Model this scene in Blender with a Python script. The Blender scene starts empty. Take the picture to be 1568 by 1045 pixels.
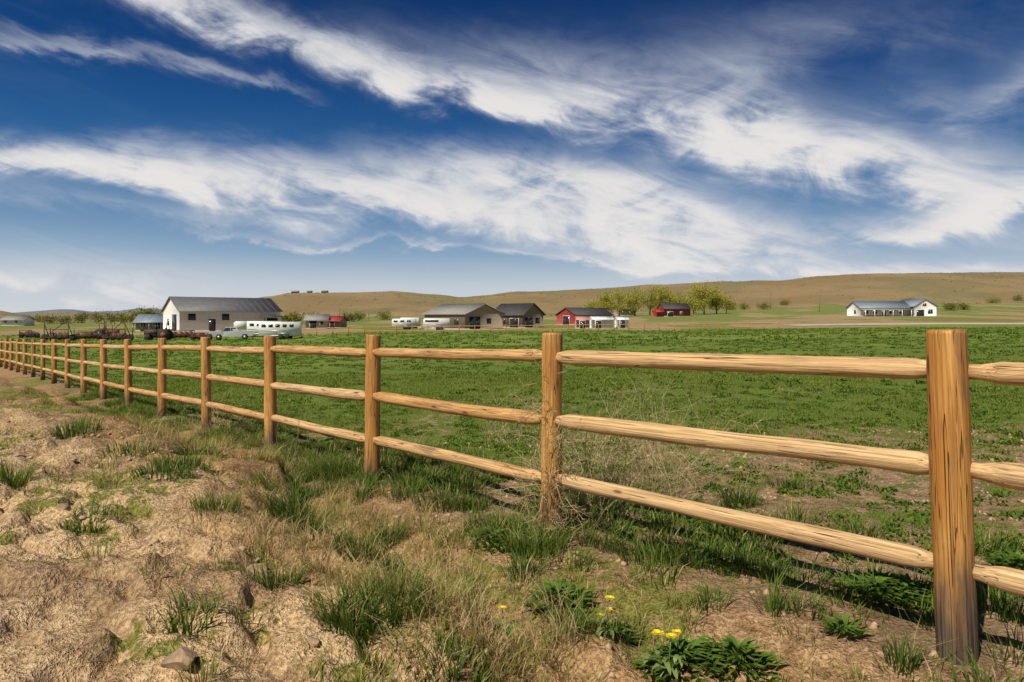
import bpy, math, random
import numpy as np
from mathutils import Vector
rng=np.random.default_rng(7); random.seed(7)
sc=bpy.context.scene
CAMZ=1.435; HY=487.0; F=1045.0; CX=784.0
# ---------------------------------------------------------------- helpers
def link(o,parent=None):
    sc.collection.objects.link(o)
    if parent: o.parent=parent
    return o
def empty(name,loc=(0,0,0),rz=0):
    e=bpy.data.objects.new(name,None); e.location=loc; e.rotation_euler=(0,0,rz); e.empty_display_size=.5
    return link(e)
def npmesh(name,V,quads=None,tris=None,mat=None,parent=None,col=None,floats=None,vecs=None,smooth=False):
    V=np.asarray(V,np.float32); me=bpy.data.meshes.new(name)
    q=np.zeros((0,4),np.int32) if quads is None else np.asarray(quads,np.int32).reshape(-1,4)
    t=np.zeros((0,3),np.int32) if tris is None else np.asarray(tris,np.int32).reshape(-1,3)
    me.vertices.add(len(V)); me.vertices.foreach_set('co',V.ravel())
    nl=q.size+t.size; me.loops.add(nl)
    me.loops.foreach_set('vertex_index',np.concatenate([q.ravel(),t.ravel()]).astype(np.int32))
    me.polygons.add(len(q)+len(t))
    st=np.concatenate([np.arange(len(q))*4,q.size+np.arange(len(t))*3]).astype(np.int32)
    me.polygons.foreach_set('loop_start',st)
    if smooth: me.polygons.foreach_set('use_smooth',np.ones(len(q)+len(t),bool))
    me.update(calc_edges=True)
    def addcol(n,c):
        a=me.color_attributes.new(n,'FLOAT_COLOR','POINT')
        c=np.asarray(c,np.float32)
        if c.shape[1]==3: c=np.hstack([c,np.ones((len(c),1),np.float32)])
        a.data.foreach_set('color',c.ravel())
    if col is not None:
        for n,c in col.items(): addcol(n,c)
    if floats:
        for n,c in floats.items():
            a=me.attributes.new(n,'FLOAT','POINT'); a.data.foreach_set('value',np.asarray(c,np.float32))
    if vecs:
        for n,c in vecs.items():
            a=me.attributes.new(n,'FLOAT_VECTOR','POINT'); a.data.foreach_set('vector',np.asarray(c,np.float32).ravel())
    if mat: me.materials.append(mat)
    o=bpy.data.objects.new(name,me); return link(o,parent)
def vn(x,y,seed=0):
    x=np.asarray(x,float);y=np.asarray(y,float)
    xi=np.floor(x).astype(np.int64); yi=np.floor(y).astype(np.int64); fx=x-xi; fy=y-yi
    fx=fx*fx*(3-2*fx); fy=fy*fy*(3-2*fy)
    def h(a,b):
        n=(a*374761393+b*668265263+seed*974634777)&0xffffffff
        n=((n^(n>>13))*1274126177)&0xffffffff
        n=n^(n>>16); return (n&0xffff)/65535.0
    return (h(xi,yi)*(1-fx)+h(xi+1,yi)*fx)*(1-fy)+(h(xi,yi+1)*(1-fx)+h(xi+1,yi+1)*fx)*fy
def fbm(x,y,o=4,seed=0):
    s=0;a=.5;t=0
    for i in range(o):
        s=s+a*vn(x*2**i,y*2**i,seed+i*17); t+=a; a*=.5
    return s/t
def sst(a,b,x):
    t=np.clip((x-a)/(b-a),0,1); return t*t*(3-2*t)
# ---------------------------------------------------------------- terrain
P0=np.array([1.876,2.868]); ST=np.array([-1.61,1.834])
T_=ST/np.linalg.norm(ST); N_=np.array([-T_[1],T_[0]])   # N_ points to the road side
cols=np.array([-200,0,250,430,560,700,850,1000,1150,1300,1450,1568,1800.]); cu=(cols-CX)/F
rows=[(60,[536,536,535,533,528,525,521,518,515,512,511,510,509]),
(95,[521,521,521,521,516,514,512,510,508,506,505,504,504]),
(140,[510,510,509,508,507,506,505,504,503,501,500,500,500]),
(235,[500,500,500,499,498,497,496,493,490,485,484,484,484]),
(300,[497,497,497,495,493,491,488,484,480,477,476,476,476]),
(450,[493,493,492,488,486,486,483,478,474,469,466,466,466])]
rc=np.array([-200,0,60,150,250,330,400,440,520,600,660,700,740,780,850,900,1000,1100,1150,1200,1250,1300,1400,1480,1568,1700,1900.])
ry=np.array([482,476,487,488,485,474,458,450,449.5,449,455,458,454,450,448,444,440,436.5,436,435,428,425,421,421,421,424,430.])
ru=(rc-CX)/F
deps=[35]+[r[0] for r in rows]+[900,1500,6000]
def edge(tau): return np.interp(tau,[-3,0,2,3.5,5,8,15,40],[1.7,1.6,1.5,1.15,.75,.75,.8,1.])
def gz(x,y):
    x=np.asarray(x,float);y=np.asarray(y,float)
    r=np.hypot(x,y)+1e-6; th=np.arctan2(x,y); lim=math.radians(50)
    te=np.where(np.abs(th)>lim,np.sign(th)*lim*(math.pi-np.abs(th))/(math.pi-lim),th)
    d=r*np.cos(te); xe=r*np.sin(te); u=np.tan(te)
    plane=.0215*xe-.0141*d
    zs=[.0215*35*u-.0141*35]
    for dd,yy in rows: zs.append(CAMZ+(HY-np.interp(u,cu,yy))/F*dd)
    ridge=CAMZ+(HY-np.interp(u,ru,ry))/F*900
    zs.append(ridge); zs.append(ridge*.75)
    mesa=CAMZ+(HY-np.interp(u,(np.array([-400,0,60,90,110,140,180,210,240,300,500,1568])-CX)/F,[480,482,478,476,476,479,478,475,475.5,480,486,486]))/F*6000
    zs.append(mesa)
    zs=np.stack(zs); ld=np.log(np.clip(d,35,6000)); lds=np.log(np.array(deps,float))
    out=np.zeros_like(d)
    for k in range(len(deps)-1):
        m=(ld>=lds[k])&(ld<=lds[k+1])
        f=(ld-lds[k])/(lds[k+1]-lds[k])
        if deps[k]>=450: f=f*f*(3-2*f)
        out=np.where(m,zs[k]*(1-f)+zs[k+1]*f,out)
    z=np.where(d<35,plane,out)
    hm=sst(380,760,d)*sst(-.5,-.3,u); crest=(1-.9*sst(780,880,d)*(1-sst(900,980,d)))
    rid=1-np.abs(2*fbm(x/130+.3*y/130,y/300,4,13)-1)
    z=z+hm*crest*((fbm(x/160,y/160,4,3)-.5)*9+(rid-.7)*8)
    vx=x-P0[0];vy=y-P0[1]; s=vx*N_[0]+vy*N_[1]; tau=vx*T_[0]+vy*T_[1]
    se=edge(tau)+(fbm(x*1.3,y*1.3,3,9)-.5)*.9
    bh=np.interp(tau,[-5,-1,1,2.5,6,9,12,20,40],[.05,.14,.26,.38,.42,.38,.26,.15,.1])
    z=z+bh*(.62*sst(0,.28,s-se)+.38*sst(.2,.9,s-se))
    near=1-sst(14,40,r)
    z=z-.09*np.exp(-((s-se+.2)/.26)**2)*near*sst(-1,2,tau)
    z=z+.22*np.exp(-((x+5.9)**2+(y-7.6)**2)/.7)+.12*np.exp(-((x+4.6)**2+(y-6.0)**2)/.8)
    road=sst(.1,.9,s)
    gul=1-np.abs(2*fbm(x*2.2+tau*.4,y*2.2,3,33)-1)*2
    z=z+near*((fbm(x*.9,y*.9,3,21)-.5)*.12*sst(.2,1,np.abs(s))+(fbm(x*3.2,y*3.2,4,5)-.5)*(.07+.08*road)+(fbm(x*14,y*14,3,6)-.5)*(.022+.036*road)-.06*road*sst(.6,.95,gul))
    return z
def gz1(x,y): return float(gz(np.array([x]),np.array([y]))[0])
def s_tau(x,y):
    vx=x-P0[0];vy=y-P0[1]; return vx*N_[0]+vy*N_[1], vx*T_[0]+vy*T_[1]
# ---------------------------------------------------------------- node helpers
class NT:
    def __init__(s,nt): s.nt=nt; s.n=nt.nodes; s.l=nt.links
    def new(s,t,**k):
        n=s.n.new(t)
        for a,b in k.items(): setattr(n,a,b)
        return n
    def set(s,sock,v):
        if isinstance(v,bpy.types.NodeSocket): s.l.new(v,sock)
        else: sock.default_value=v
    def M(s,op,a,b=None,c=None,clamp=False):
        n=s.new('ShaderNodeMath',operation=op,use_clamp=clamp); s.set(n.inputs[0],a)
        if b is not None: s.set(n.inputs[1],b)
        if c is not None: s.set(n.inputs[2],c)
        return n.outputs[0]
    def mix(s,f,a,b,blend='MIX'):
        n=s.new('ShaderNodeMix',data_type='RGBA',blend_type=blend); s.set(n.inputs[0],f); s.set(n.inputs[6],a); s.set(n.inputs[7],b); return n.outputs[2]
    def noise(s,vec,scale,detail=4,rough=.5,dist=0,col=False):
        n=s.new('ShaderNodeTexNoise'); 
        if vec is not None: s.l.new(vec,n.inputs['Vector'])
        n.inputs['Scale'].default_value=scale;n.inputs['Detail'].default_value=detail;n.inputs['Roughness'].default_value=rough;n.inputs['Distortion'].default_value=dist
        return n.outputs['Color' if col else 'Fac']
    def mr(s,v,a,b,c=0.,d=1.,smooth=True):
        n=s.new('ShaderNodeMapRange',interpolation_type='SMOOTHSTEP' if smooth else 'LINEAR'); s.set(n.inputs[0],v)
        n.inputs[1].default_value=a;n.inputs[2].default_value=b;n.inputs[3].default_value=c;n.inputs[4].default_value=d; return n.outputs[0]
    def map(s,v,loc=(0,0,0),rot=(0,0,0),scale=(1,1,1)):
        n=s.new('ShaderNodeMapping'); s.l.new(v,n.inputs[0]); n.inputs[1].default_value=loc;n.inputs[2].default_value=rot;n.inputs[3].default_value=scale; return n.outputs[0]
def newmat(name):
    m=bpy.data.materials.new(name); m.use_nodes=True; t=NT(m.node_tree); b=m.node_tree.nodes['Principled BSDF']; return m,t,b
def rgba(c): return (c[0],c[1],c[2],1.)
def simple(name,c,rough=.7,var=.2,scale=2.,metal=0.,stretch=(1,1,1)):
    m,t,b=newmat(name); tc=t.new('ShaderNodeTexCoord'); v=t.map(tc.outputs['Object'],scale=stretch)
    n=t.noise(v,scale,4,.6); f=t.mr(n,.25,.75)
    c1=tuple(x*(1-var) for x in c); c2=tuple(min(1,x*(1+var*.6)) for x in c)
    t.l.new(t.mix(f,rgba(c1),rgba(c2)),b.inputs['Base Color']); b.inputs['Roughness'].default_value=rough; b.inputs['Metallic'].default_value=metal
    return m
M_white=simple('white_siding',(.80,.79,.76),.6,.08,1.5,stretch=(4,4,.3))
M_tan=simple('tan_siding',(.30,.24,.17),.7,.12,1.5); M_brown=simple('brown_siding',(.20,.155,.11),.7,.15,1.5)
M_roofg=simple('grey_metal_roof',(.13,.13,.135),.6,.15,1.0); M_roofl=simple('light_shingle_roof',(.28,.27,.25),.8,.15,1.)
M_roofd=simple('dark_shingle_roof',(.06,.058,.06),.75,.25,1.); M_red=simple('barn_red',(.36,.035,.03),.7,.2,1.)
M_blk=simple('dark_trim',(.03,.03,.03),.5,.2); M_glass=simple('window_glass',(.03,.035,.045),.12,.3)
M_bluer=simple('blue_grey_roof',(.20,.25,.30),.5,.15); M_pink=simple('salmon_paint',(.55,.28,.22),.6,.15)
M_rust=simple('rusty_steel',(.10,.05,.033),.8,.5,3.); M_tire=simple('tire_rubber',(.025,.025,.025),.85,.2)
M_vwhite=simple('white_paint',(.78,.78,.76),.3,.05,1.); M_silver=simple('silver_paint',(.52,.53,.53),.4,.08,1.); M_metal=simple('galvanised_steel',(.45,.45,.45),.4,.2,3.,.6)
M_stone=simple('rock_stone',(.34,.23,.14),.9,.45,14.); M_redp=simple('faded_red_paint',(.26,.05,.035),.6,.4); M_beige=simple('beige_siding',(.5,.43,.33),.7,.12)
M_concrete=simple('foundation_concrete',(.35,.33,.30),.85,.15)
M_gravel=simple('gravel',(.50,.43,.33),.95,.2,1.); M_yelp=simple('yellow_paint',(.55,.33,.03),.5,.2)
def foliage(name,trans=.35):
    m=bpy.data.materials.new(name); m.use_nodes=True; t=NT(m.node_tree); m.node_tree.nodes.clear()
    a=t.new('ShaderNodeAttribute',attribute_name='Col'); o=t.new('ShaderNodeOutputMaterial')
    d=t.new('ShaderNodeBsdfDiffuse'); tr=t.new('ShaderNodeBsdfTranslucent'); mx=t.new('ShaderNodeMixShader'); mx.inputs[0].default_value=trans
    t.l.new(a.outputs['Color'],d.inputs[0]); t.l.new(t.mix(1.,a.outputs['Color'],(1.15,1.2,.7,1),'MULTIPLY'),tr.inputs[0])
    t.l.new(d.outputs[0],mx.inputs[1]);t.l.new(tr.outputs[0],mx.inputs[2]);t.l.new(mx.outputs[0],o.inputs[0]); return m
M_grass=foliage('grass_blade'); M_dry=foliage('dry_stem',.15); M_leaf=foliage('tree_leaf',.3)
# ---------------------------------------------------------------- ground sheet
th=np.concatenate([np.radians(np.linspace(-180,-61,60)),np.radians(np.arange(-60,60,.25)),np.radians(np.linspace(60,177,58))])
rr=np.concatenate([[.02,.15],np.exp(np.linspace(math.log(.35),math.log(9000),900))])
TH,RR=np.meshgrid(th,rr); X=(RR*np.sin(TH)).ravel(); Y=(RR*np.cos(TH)).ravel(); Z=gz(X,Y)
nt_,nr_=len(th),len(rr); i=np.arange(nr_-1)[:,None]*nt_; j=np.arange(nt_)[None,:]; j2=(j+1)%nt_
Q=np.stack([i+j,i+j2,i+nt_+j2,i+nt_+j],-1).reshape(-1,4)[:,::-1]
s,tau=s_tau(X,Y); D=np.hypot(X,Y)*np.cos(np.clip(np.arctan2(X,Y),-.87,.87)); U=np.tan(np.clip(np.arctan2(X,Y),-.87,.87))
def C(*c): return np.array(c)
def lerp(a,b,f): return a*(1-f[:,None])+b*f[:,None]
n1=fbm(X*.8,Y*.8,4,31); n2=fbm(X*.25,Y*.25,3,77); n3=fbm(X*2.5,Y*2.5,4,19)
soil=lerp(C(.52,.345,.18)[None]+0*X[:,None],C(.42,.285,.185),sst(.9,-.3,s)*(1-sst(20,40,D)))
soil=lerp(soil,C(.66,.49,.30),sst(1.4,2.4,s+(n1-.5)*2)*.85)
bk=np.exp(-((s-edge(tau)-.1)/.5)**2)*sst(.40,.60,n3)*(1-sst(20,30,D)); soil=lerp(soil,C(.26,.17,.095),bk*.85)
soil=lerp(soil,C(.28,.18,.10),sst(.52,.68,fbm(X*1.9,Y*1.9,4,23))*.6*(1-sst(20,30,D)))
vegc=lerp(C(.25,.235,.06)[None]+0*X[:,None],C(.16,.22,.038),sst(.5,-.8,s))
vegc=lerp(vegc,C(.215,.275,.05),sst(8,50,D)*sst(.4,.65,n2))
field=sst(-.3,-1.6,s)
veg=.15+.32*sst(.48,.66,n1)+.12*sst(9,16,D)
veg=veg*(1-field)+field*(np.interp(D,[4,10,25,60],[.40,.60,.74,.86])+.2*(sst(.4,.65,n2)-.4))
fe=np.interp(U,[-.75,-.3,0,.3,.75],[112,112,118,125,150])
out=sst(0,6,D-fe)
nb=fbm(X/14,Y/30,4,44)
soil=lerp(soil,C(.38,.29,.16),out); vegc=lerp(vegc,C(.20,.21,.05),out); veg=veg*(1-out)+out*(.2+.55*sst(.45,.6,nb))
past=sst(200,260,D)*(1-sst(430,520,D)); vegc=lerp(vegc,C(.19,.22,.06),past); veg=veg*(1-past)+past*np.where(nb>.45,.75,.35)
hill=sst(430,560,D+(fbm(X/90,Y/90,3,8)-.5)*200)
soil=lerp(soil,C(.27,.20,.10),hill); soil=lerp(soil,C(.32,.24,.13),hill*sst(.45,.6,fbm(X/110,Y/60,4,12)))
hv=sst(.52,.66,fbm(X/60,Y/90,4,52))
vegc=lerp(vegc,C(.19,.155,.08),hill); vegc=lerp(vegc,C(.18,.165,.08),hill*hv); veg=veg*(1-hill)+hill*(.40+.12*hv)
far_haze=sst(1800,3500,D); soil=lerp(soil,C(.17,.235,.32),far_haze); veg=veg*(1-far_haze)  # distance haze on the mesas, painted into the soil colour as grey-blue
mg,t,b=newmat('ground_soil_and_grass'); g=t.new('ShaderNodeNewGeometry').outputs['Position']
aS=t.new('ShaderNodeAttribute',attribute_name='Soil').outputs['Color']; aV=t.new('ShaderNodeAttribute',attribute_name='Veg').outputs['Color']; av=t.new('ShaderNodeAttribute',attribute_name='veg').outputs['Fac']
nf=t.noise(g,48,3,.7); nm=t.noise(g,7,5,.65,.3); nl=t.noise(g,1.1,3,.6); nh=t.noise(g,.09,4,.65)
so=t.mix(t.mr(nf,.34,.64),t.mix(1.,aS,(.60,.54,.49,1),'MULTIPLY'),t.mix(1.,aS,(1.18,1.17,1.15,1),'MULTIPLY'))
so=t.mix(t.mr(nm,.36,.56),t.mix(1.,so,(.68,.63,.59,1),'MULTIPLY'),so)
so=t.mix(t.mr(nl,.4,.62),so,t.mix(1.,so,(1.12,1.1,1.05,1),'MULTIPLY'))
vv=t.mix(t.mr(nf,.3,.7),t.mix(1.,aV,(.5,.55,.45,1),'MULTIPLY'),t.mix(1.,aV,(1.35,1.3,1.3,1),'MULTIPLY'))
mixn=t.M('ADD',t.M('MULTIPLY',nm,.5),t.M('ADD',t.M('MULTIPLY',nl,.2),t.M('ADD',t.M('MULTIPLY',nh,.15),t.M('MULTIPLY',nf,.15))))
k=t.M('SUBTRACT',t.M('MULTIPLY_ADD',av,.5,.27),mixn); fac=t.mr(k,-.03,.04)
t.l.new(t.mix(fac,so,vv),b.inputs['Base Color']); b.inputs['Roughness'].default_value=.95; b.inputs['Specular IOR Level'].default_value=.15
bp=t.new('ShaderNodeBump'); bp.inputs['Strength'].default_value=1.; bp.inputs['Distance'].default_value=.035
t.l.new(t.M('ADD',nf,t.M('MULTIPLY',nm,2.)),bp.inputs['Height']); t.l.new(bp.outputs[0],b.inputs['Normal'])
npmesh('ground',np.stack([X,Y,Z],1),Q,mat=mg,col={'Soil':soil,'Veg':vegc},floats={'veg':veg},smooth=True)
# ---------------------------------------------------------------- wood
mw,t,b=newmat('peeled_log_wood'); gc=t.new('ShaderNodeAttribute',attribute_name='gc').outputs['Vector']; hg=t.new('ShaderNodeAttribute',attribute_name='hgt').outputs['Fac']; tn=t.new('ShaderNodeAttribute',attribute_name='tone').outputs['Fac']
gr=t.noise(t.map(gc,scale=(75,75,2.)),1,5,.65,.6); bl=t.noise(t.map(gc,scale=(9,9,1.6)),1,4,.6,.5); cr=t.noise(t.map(gc,scale=(42,42,.8)),1,2,.4,.8)
c=t.mix(t.mr(gr,.32,.68),(.34,.145,.03,1),(.68,.37,.105,1)); c=t.mix(t.mr(bl,.40,.66),c,(.46,.19,.035,1)); 
c=t.mix(t.M('MULTIPLY',tn,.8),c,t.mix(t.mr(gr,.32,.68),(.46,.31,.155,1),(.82,.60,.33,1)))
c=t.mix(t.mr(t.noise(t.map(gc,loc=(3,3,3),scale=(18,18,2.)),1,4,.7,1.),.53,.70,0.,.65),c,(.24,.15,.085,1))
vo=t.new('ShaderNodeTexVoronoi'); vo.inputs['Scale'].default_value=1; t.l.new(t.map(gc,scale=(11,11,3.2)),vo.inputs['Vector']); kn=t.mr(vo.outputs['Distance'],.06,.17,1.,0.)
kc=t.new('ShaderNodeSeparateColor'); t.l.new(vo.outputs['Color'],kc.inputs[0]); kn=t.M('MULTIPLY',kn,t.mr(kc.outputs[0],.62,.7))
c=t.mix(t.M('MULTIPLY',kn,.8),c,(.11,.04,.015,1))
crk=t.mr(t.M('ABSOLUTE',t.M('SUBTRACT',cr,.5)),.003,.013,1.,0.); crk=t.M('MULTIPLY',crk,t.mr(bl,.40,.50)); c=t.mix(t.M('MULTIPLY',crk,.9),c,(.05,.025,.012,1))
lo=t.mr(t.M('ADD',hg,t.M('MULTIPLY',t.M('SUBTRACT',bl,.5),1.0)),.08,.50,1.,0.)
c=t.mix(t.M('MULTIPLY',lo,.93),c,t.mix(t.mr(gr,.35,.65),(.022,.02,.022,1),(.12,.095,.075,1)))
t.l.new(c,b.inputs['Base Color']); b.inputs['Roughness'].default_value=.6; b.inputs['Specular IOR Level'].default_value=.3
bp=t.new('ShaderNodeBump'); bp.inputs['Strength'].default_value=.9; bp.inputs['Distance'].default_value=.006
t.l.new(t.M('SUBTRACT',gr,t.M('MULTIPLY',crk,2.)),bp.inputs['Height']); t.l.new(bp.outputs[0],b.inputs['Normal'])
class Acc:
    def __init__(s): s.V=[];s.Q=[];s.T=[];s.A={};s.n=0
    def add(s,V,Q=None,T=None,**att):
        if Q is not None and len(Q): s.Q.append(np.asarray(Q).reshape(-1,4)+s.n)
        if T is not None and len(T): s.T.append(np.asarray(T).reshape(-1,3)+s.n)
        s.V.append(np.asarray(V,float)); s.n+=len(V)
        for k,v in att.items(): s.A.setdefault(k,[]).append(v)
    def make(s,name,mat,parent=None,smooth=False):
        if not s.V: return None
        V=np.vstack(s.V); Q=np.vstack(s.Q) if s.Q else None; T=np.vstack(s.T) if s.T else None
        A={k:np.concatenate(v) for k,v in s.A.items()}
        col={k:A[k] for k in A if k=='Col'}; fl={k:A[k] for k in A if A[k].ndim==1}; vc={k:A[k] for k in A if k=='gc'}
        return npmesh(name,V,Q,T,mat,parent,col or None,fl,vc,smooth)
def tube(path,rad,sides=10,caps=True):
    path=np.asarray(path,float); n=len(path); rad=np.broadcast_to(rad,(n,)) if np.ndim(rad)<2 else rad
    tg=np.gradient(path,axis=0); tg/=np.linalg.norm(tg,axis=1)[:,None]+1e-9
    ref=np.array([0,0,1.]) if abs(tg[0][2])<.8 else np.array([1.,0,0])
    a=np.cross(tg,ref); a/=np.linalg.norm(a,axis=1)[:,None]; bb=np.cross(tg,a)
    an=np.linspace(0,2*math.pi,sides,endpoint=False)
    r=rad[:,None] if np.ndim(rad)==1 else rad
    V=path[:,None,:]+(np.cos(an)[None,:]*r)[...,None]*a[:,None,:]+(np.sin(an)[None,:]*r)[...,None]*bb[:,None,:]
    V=V.reshape(-1,3); i=np.arange(n-1)[:,None]*sides; j=np.arange(sides)[None]; j2=(j+1)%sides
    Q=np.stack([i+j,i+j2,i+sides+j2,i+sides+j],-1).reshape(-1,4); T=[]
    if caps:
        V=np.vstack([V,path[0],path[-1]]); c0=n*sides;c1=c0+1
        for k in range(sides): T+= [(c0,(k+1)%sides,k),(c1,(n-1)*sides+k,(n-1)*sides+(k+1)%sides)]
    return V,Q,np.array(T).reshape(-1,3),an
def log(acc,path,rad,sides,tone,hbase,israil,rough=.003):
    n=len(path); an=np.linspace(0,2*math.pi,sides,endpoint=False)
    off=rng.random(3)*50
    R=np.asarray(rad)[:,None]*np.ones((1,sides)); L=np.concatenate([[0],np.cumsum(np.linalg.norm(np.diff(path,axis=0),axis=1))])
    R=R+rough*(vn(L[:,None]*5+off[0],np.cos(an)[None]*1.5+off[1],3)-.5)*2+rough*(vn(L[:,None]*2+off[1],np.sin(an)[None]*1.5+off[2],4)-.5)*2
    V,Q,T,_=tube(path,R,sides)
    g=np.stack([np.cos(an)[None]*R+off[0],np.sin(an)[None]*R+off[1],L[:,None]+off[2]+0*R],-1).reshape(-1,3)
    g=np.vstack([g,[off[0],off[1],L[0]+off[2]],[off[0],off[1],L[-1]+off[2]]])
    hh=np.full(len(V),2.) if israil else V[:,2]-hbase
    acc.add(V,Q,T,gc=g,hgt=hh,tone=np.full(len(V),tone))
def fence(name,pts,tops,heights,postr,railr,hd=8):
    e=empty(name); PA=Acc(); RA=Acc(); n=len(pts)
    base=[gz1(*p) for p in pts]
    for k,(p,zt) in enumerate(zip(pts,tops)):
        det=k<hd; sd=22 if det else 8; pr=postr*(1.1 if k==hd_off else 1.)*random.uniform(.95,1.05)
        zb=base[k]-.15; lean=np.array([random.uniform(-.012,.012),random.uniform(-.01,.01)])
        if k==hd_off: lean=np.array([-.035,0.])
        nz=16 if det else 3; zz=np.concatenate([np.linspace(zb,zt-.016,nz),[zt-.004,zt]])
        path=np.stack([p[0]+lean[0]*(zz-zb),p[1]+lean[1]*(zz-zb),zz],1); rd=np.concatenate([np.full(nz,pr)*np.linspace(1.03,.98,nz),[pr*.955,pr*.86]])
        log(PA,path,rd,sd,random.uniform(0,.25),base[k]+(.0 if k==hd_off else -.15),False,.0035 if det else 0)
    for k in range(n-1):
        det=k<hd; a=np.array(pts[k]);bb=np.array(pts[k+1]); 
        for ri,h in enumerate(heights):
            z0=tops[k]-(1.386-h)+random.uniform(-.012,.012); z1=tops[k+1]-(1.386-h)+random.uniform(-.012,.012)
            A=np.array([*a,z0]);B=np.array([*bb,z1]); d=B-A; Ln=np.linalg.norm(d); g0=postr*.55/Ln
            ch=.055/Ln; cs=postr/Ln
            ts=[g0,cs+.004,cs+.012+ch]+list(np.linspace(cs+.03+ch,1-cs-.03-ch,16 if det else 3))+[1-cs-.012-ch,1-cs-.004,1-g0]
            ts=np.array(ts); pth=A+d*ts[:,None]; r=railr*random.uniform(.93,1.07)
            pth[:,2]+=-random.uniform(-.006,.012)*np.sin(ts*math.pi)
            pp=np.array([d[1],-d[0],0])/Ln; pth+=pp*(random.uniform(-.01,.01)*np.sin(ts*math.pi))[:,None]
            rd=np.full(len(ts),r)*(1+.10*random.uniform(-1,1)*(ts-.5)); rd[0]=rd[1]=r*.66; rd[-1]=rd[-2]=r*.66; rd[2]=rd[-3]=r*.97
            log(RA,pth,rd,20 if det else 7,random.uniform(.3,1.),0,True,.0035 if det else 0)
    PA.make('posts',mw,e,True); RA.make('rails',mw,e,True); return e
hd_off=2
ks=np.arange(-2,62); pts=[P0+ST*k for k in ks]
dd=np.array([p[1] for p in pts]); tdep=[-5,2.868,4.70,6.536,8.37,10.2,12.04,13.87,17.5,34.4,60,90,120]; tpx=[0,505,510,513,515,516.5,518,519.5,520,519,518.5,517.5,516]
tz=[CAMZ-.03]+[CAMZ-(b_-HY)/F*a_ for a_,b_ in zip(tdep[1:],tpx[1:])]
tops=np.interp(dd,tdep,tz)
tops[0]=tops[1]=CAMZ-.045
fence('wooden_fence',pts,tops,[.385,.795,1.222],.071,.047,hd=12)
hd_off=-1
cp=[np.array([x,112+.06*(x+40)]) for x in np.arange(-40,48,2.6)]
fence('corral_fence',cp,[gz1(*p)+1.3 for p in cp],[.55,1.2],.07,.05,hd=0)
# ---------------------------------------------------------------- grass
def blades(acc,x,y,h,w,lean,ca,cb,az=None,z=None,droop=.95):
    n=len(x)
    if n==0: return
    if az is None: az=rng.random(n)*6.283
    if z is None: z=gz(x,y)-.006
    p=np.stack([x,y,z],1); dr=np.stack([np.cos(az),np.sin(az),0*az],1)
    tw=az+rng.normal(0,.5,n); sd=np.stack([-np.sin(tw),np.cos(tw),0*az],1)
    h=h[:,None];lean=lean[:,None];w=w[:,None]; up=np.array([0,0,1.])
    mid=p+dr*lean*.32+up*h*.62; tip=p+dr*lean+up*h*droop
    V=np.stack([p-sd*w*.5,p+sd*w*.5,mid+sd*w*.42,mid-sd*w*.42,tip],1).reshape(-1,3)
    i=np.arange(n)[:,None]*5; Q=i+np.array([[0,1,2,3]]); T=i+np.array([[3,2,4]])
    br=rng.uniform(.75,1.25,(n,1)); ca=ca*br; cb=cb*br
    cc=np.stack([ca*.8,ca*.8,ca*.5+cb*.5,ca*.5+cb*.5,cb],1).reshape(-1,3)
    acc.add(V,Q,T,Col=cc)
def scat(n,d0,d1,umin=-1.0,umax=1.0,power=2.):
    d=(rng.random(n)*(d1**power-d0**power)+d0**power)**(1/power); u=rng.uniform(umin,umax,n); return d*u,d
def colmix(a,b,f): return np.array(a)[None]*(1-f[:,None])+np.array(b)[None]*f[:,None]
GREEN=(.125,.205,.035); DK=(.06,.125,.03); OL=(.25,.265,.06); YG=(.34,.35,.08); STRAW=(.66,.50,.27); DRY=(.42,.29,.15)
G=Acc()
def tufts(x,y,nb,rad,h,ca,cb,w=.005,spread=.6,straw=.1):
    n=len(x); nb_=nb; X_=np.repeat(x,nb_);Y_=np.repeat(y,nb_); H=np.repeat(h,nb_)*rng.uniform(.35,1.1,n*nb_); R=np.repeat(rad,nb_)
    a=rng.random(n*nb_)*6.283; q=np.sqrt(rng.random(n*nb_)); X2=X_+np.cos(a)*R*q;Y2=Y_+np.sin(a)*R*q
    A=np.repeat(ca,nb_,0); B=np.repeat(cb,nb_,0).copy()
    sm=rng.random(n*nb_)<straw; A=A.copy(); A[sm]=DRY; B[sm]=STRAW
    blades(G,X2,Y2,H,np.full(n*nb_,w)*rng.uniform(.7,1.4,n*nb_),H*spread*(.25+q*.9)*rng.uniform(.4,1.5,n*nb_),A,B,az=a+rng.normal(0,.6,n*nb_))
x,y=scat(150000,1.2,14); s,tau=s_tau(x,y); n_=fbm(x*1.7,y*1.7,4,55); keep=(s>.1)&(rng.random(len(x))<sst(.46,.68,n_)*.8+.03); x,y=x[keep],y[keep]
f=rng.random(len(x)); blades(G,x,y,rng.uniform(.02,.075,len(x)),rng.uniform(.002,.0045,len(x)),rng.uniform(.01,.07,len(x)),colmix(OL,STRAW,(f<.3)*1.),colmix(YG,STRAW,(f<.3)*1.))
x,y=scat(2600,1.6,15); s,tau=s_tau(x,y); n_=fbm(x*1.2,y*1.2,3,91); keep=(s>.15)&(rng.random(len(x))<sst(.40,.60,n_)); x,y=x[keep],y[keep]; n=len(x); f=rng.random(n)
tufts(x,y,36,rng.uniform(.03,.13,n),rng.uniform(.05,.14,n),colmix(OL,GREEN,f),colmix(YG,GREEN,f),.0038,.75,.2)
tau=rng.uniform(-1.8,11,1300); s=edge(tau)+rng.normal(-.05,.30,len(tau)); pos=P0[None]+T_[None]*tau[:,None]+N_[None]*s[:,None]; x,y=pos[:,0],pos[:,1]
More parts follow.
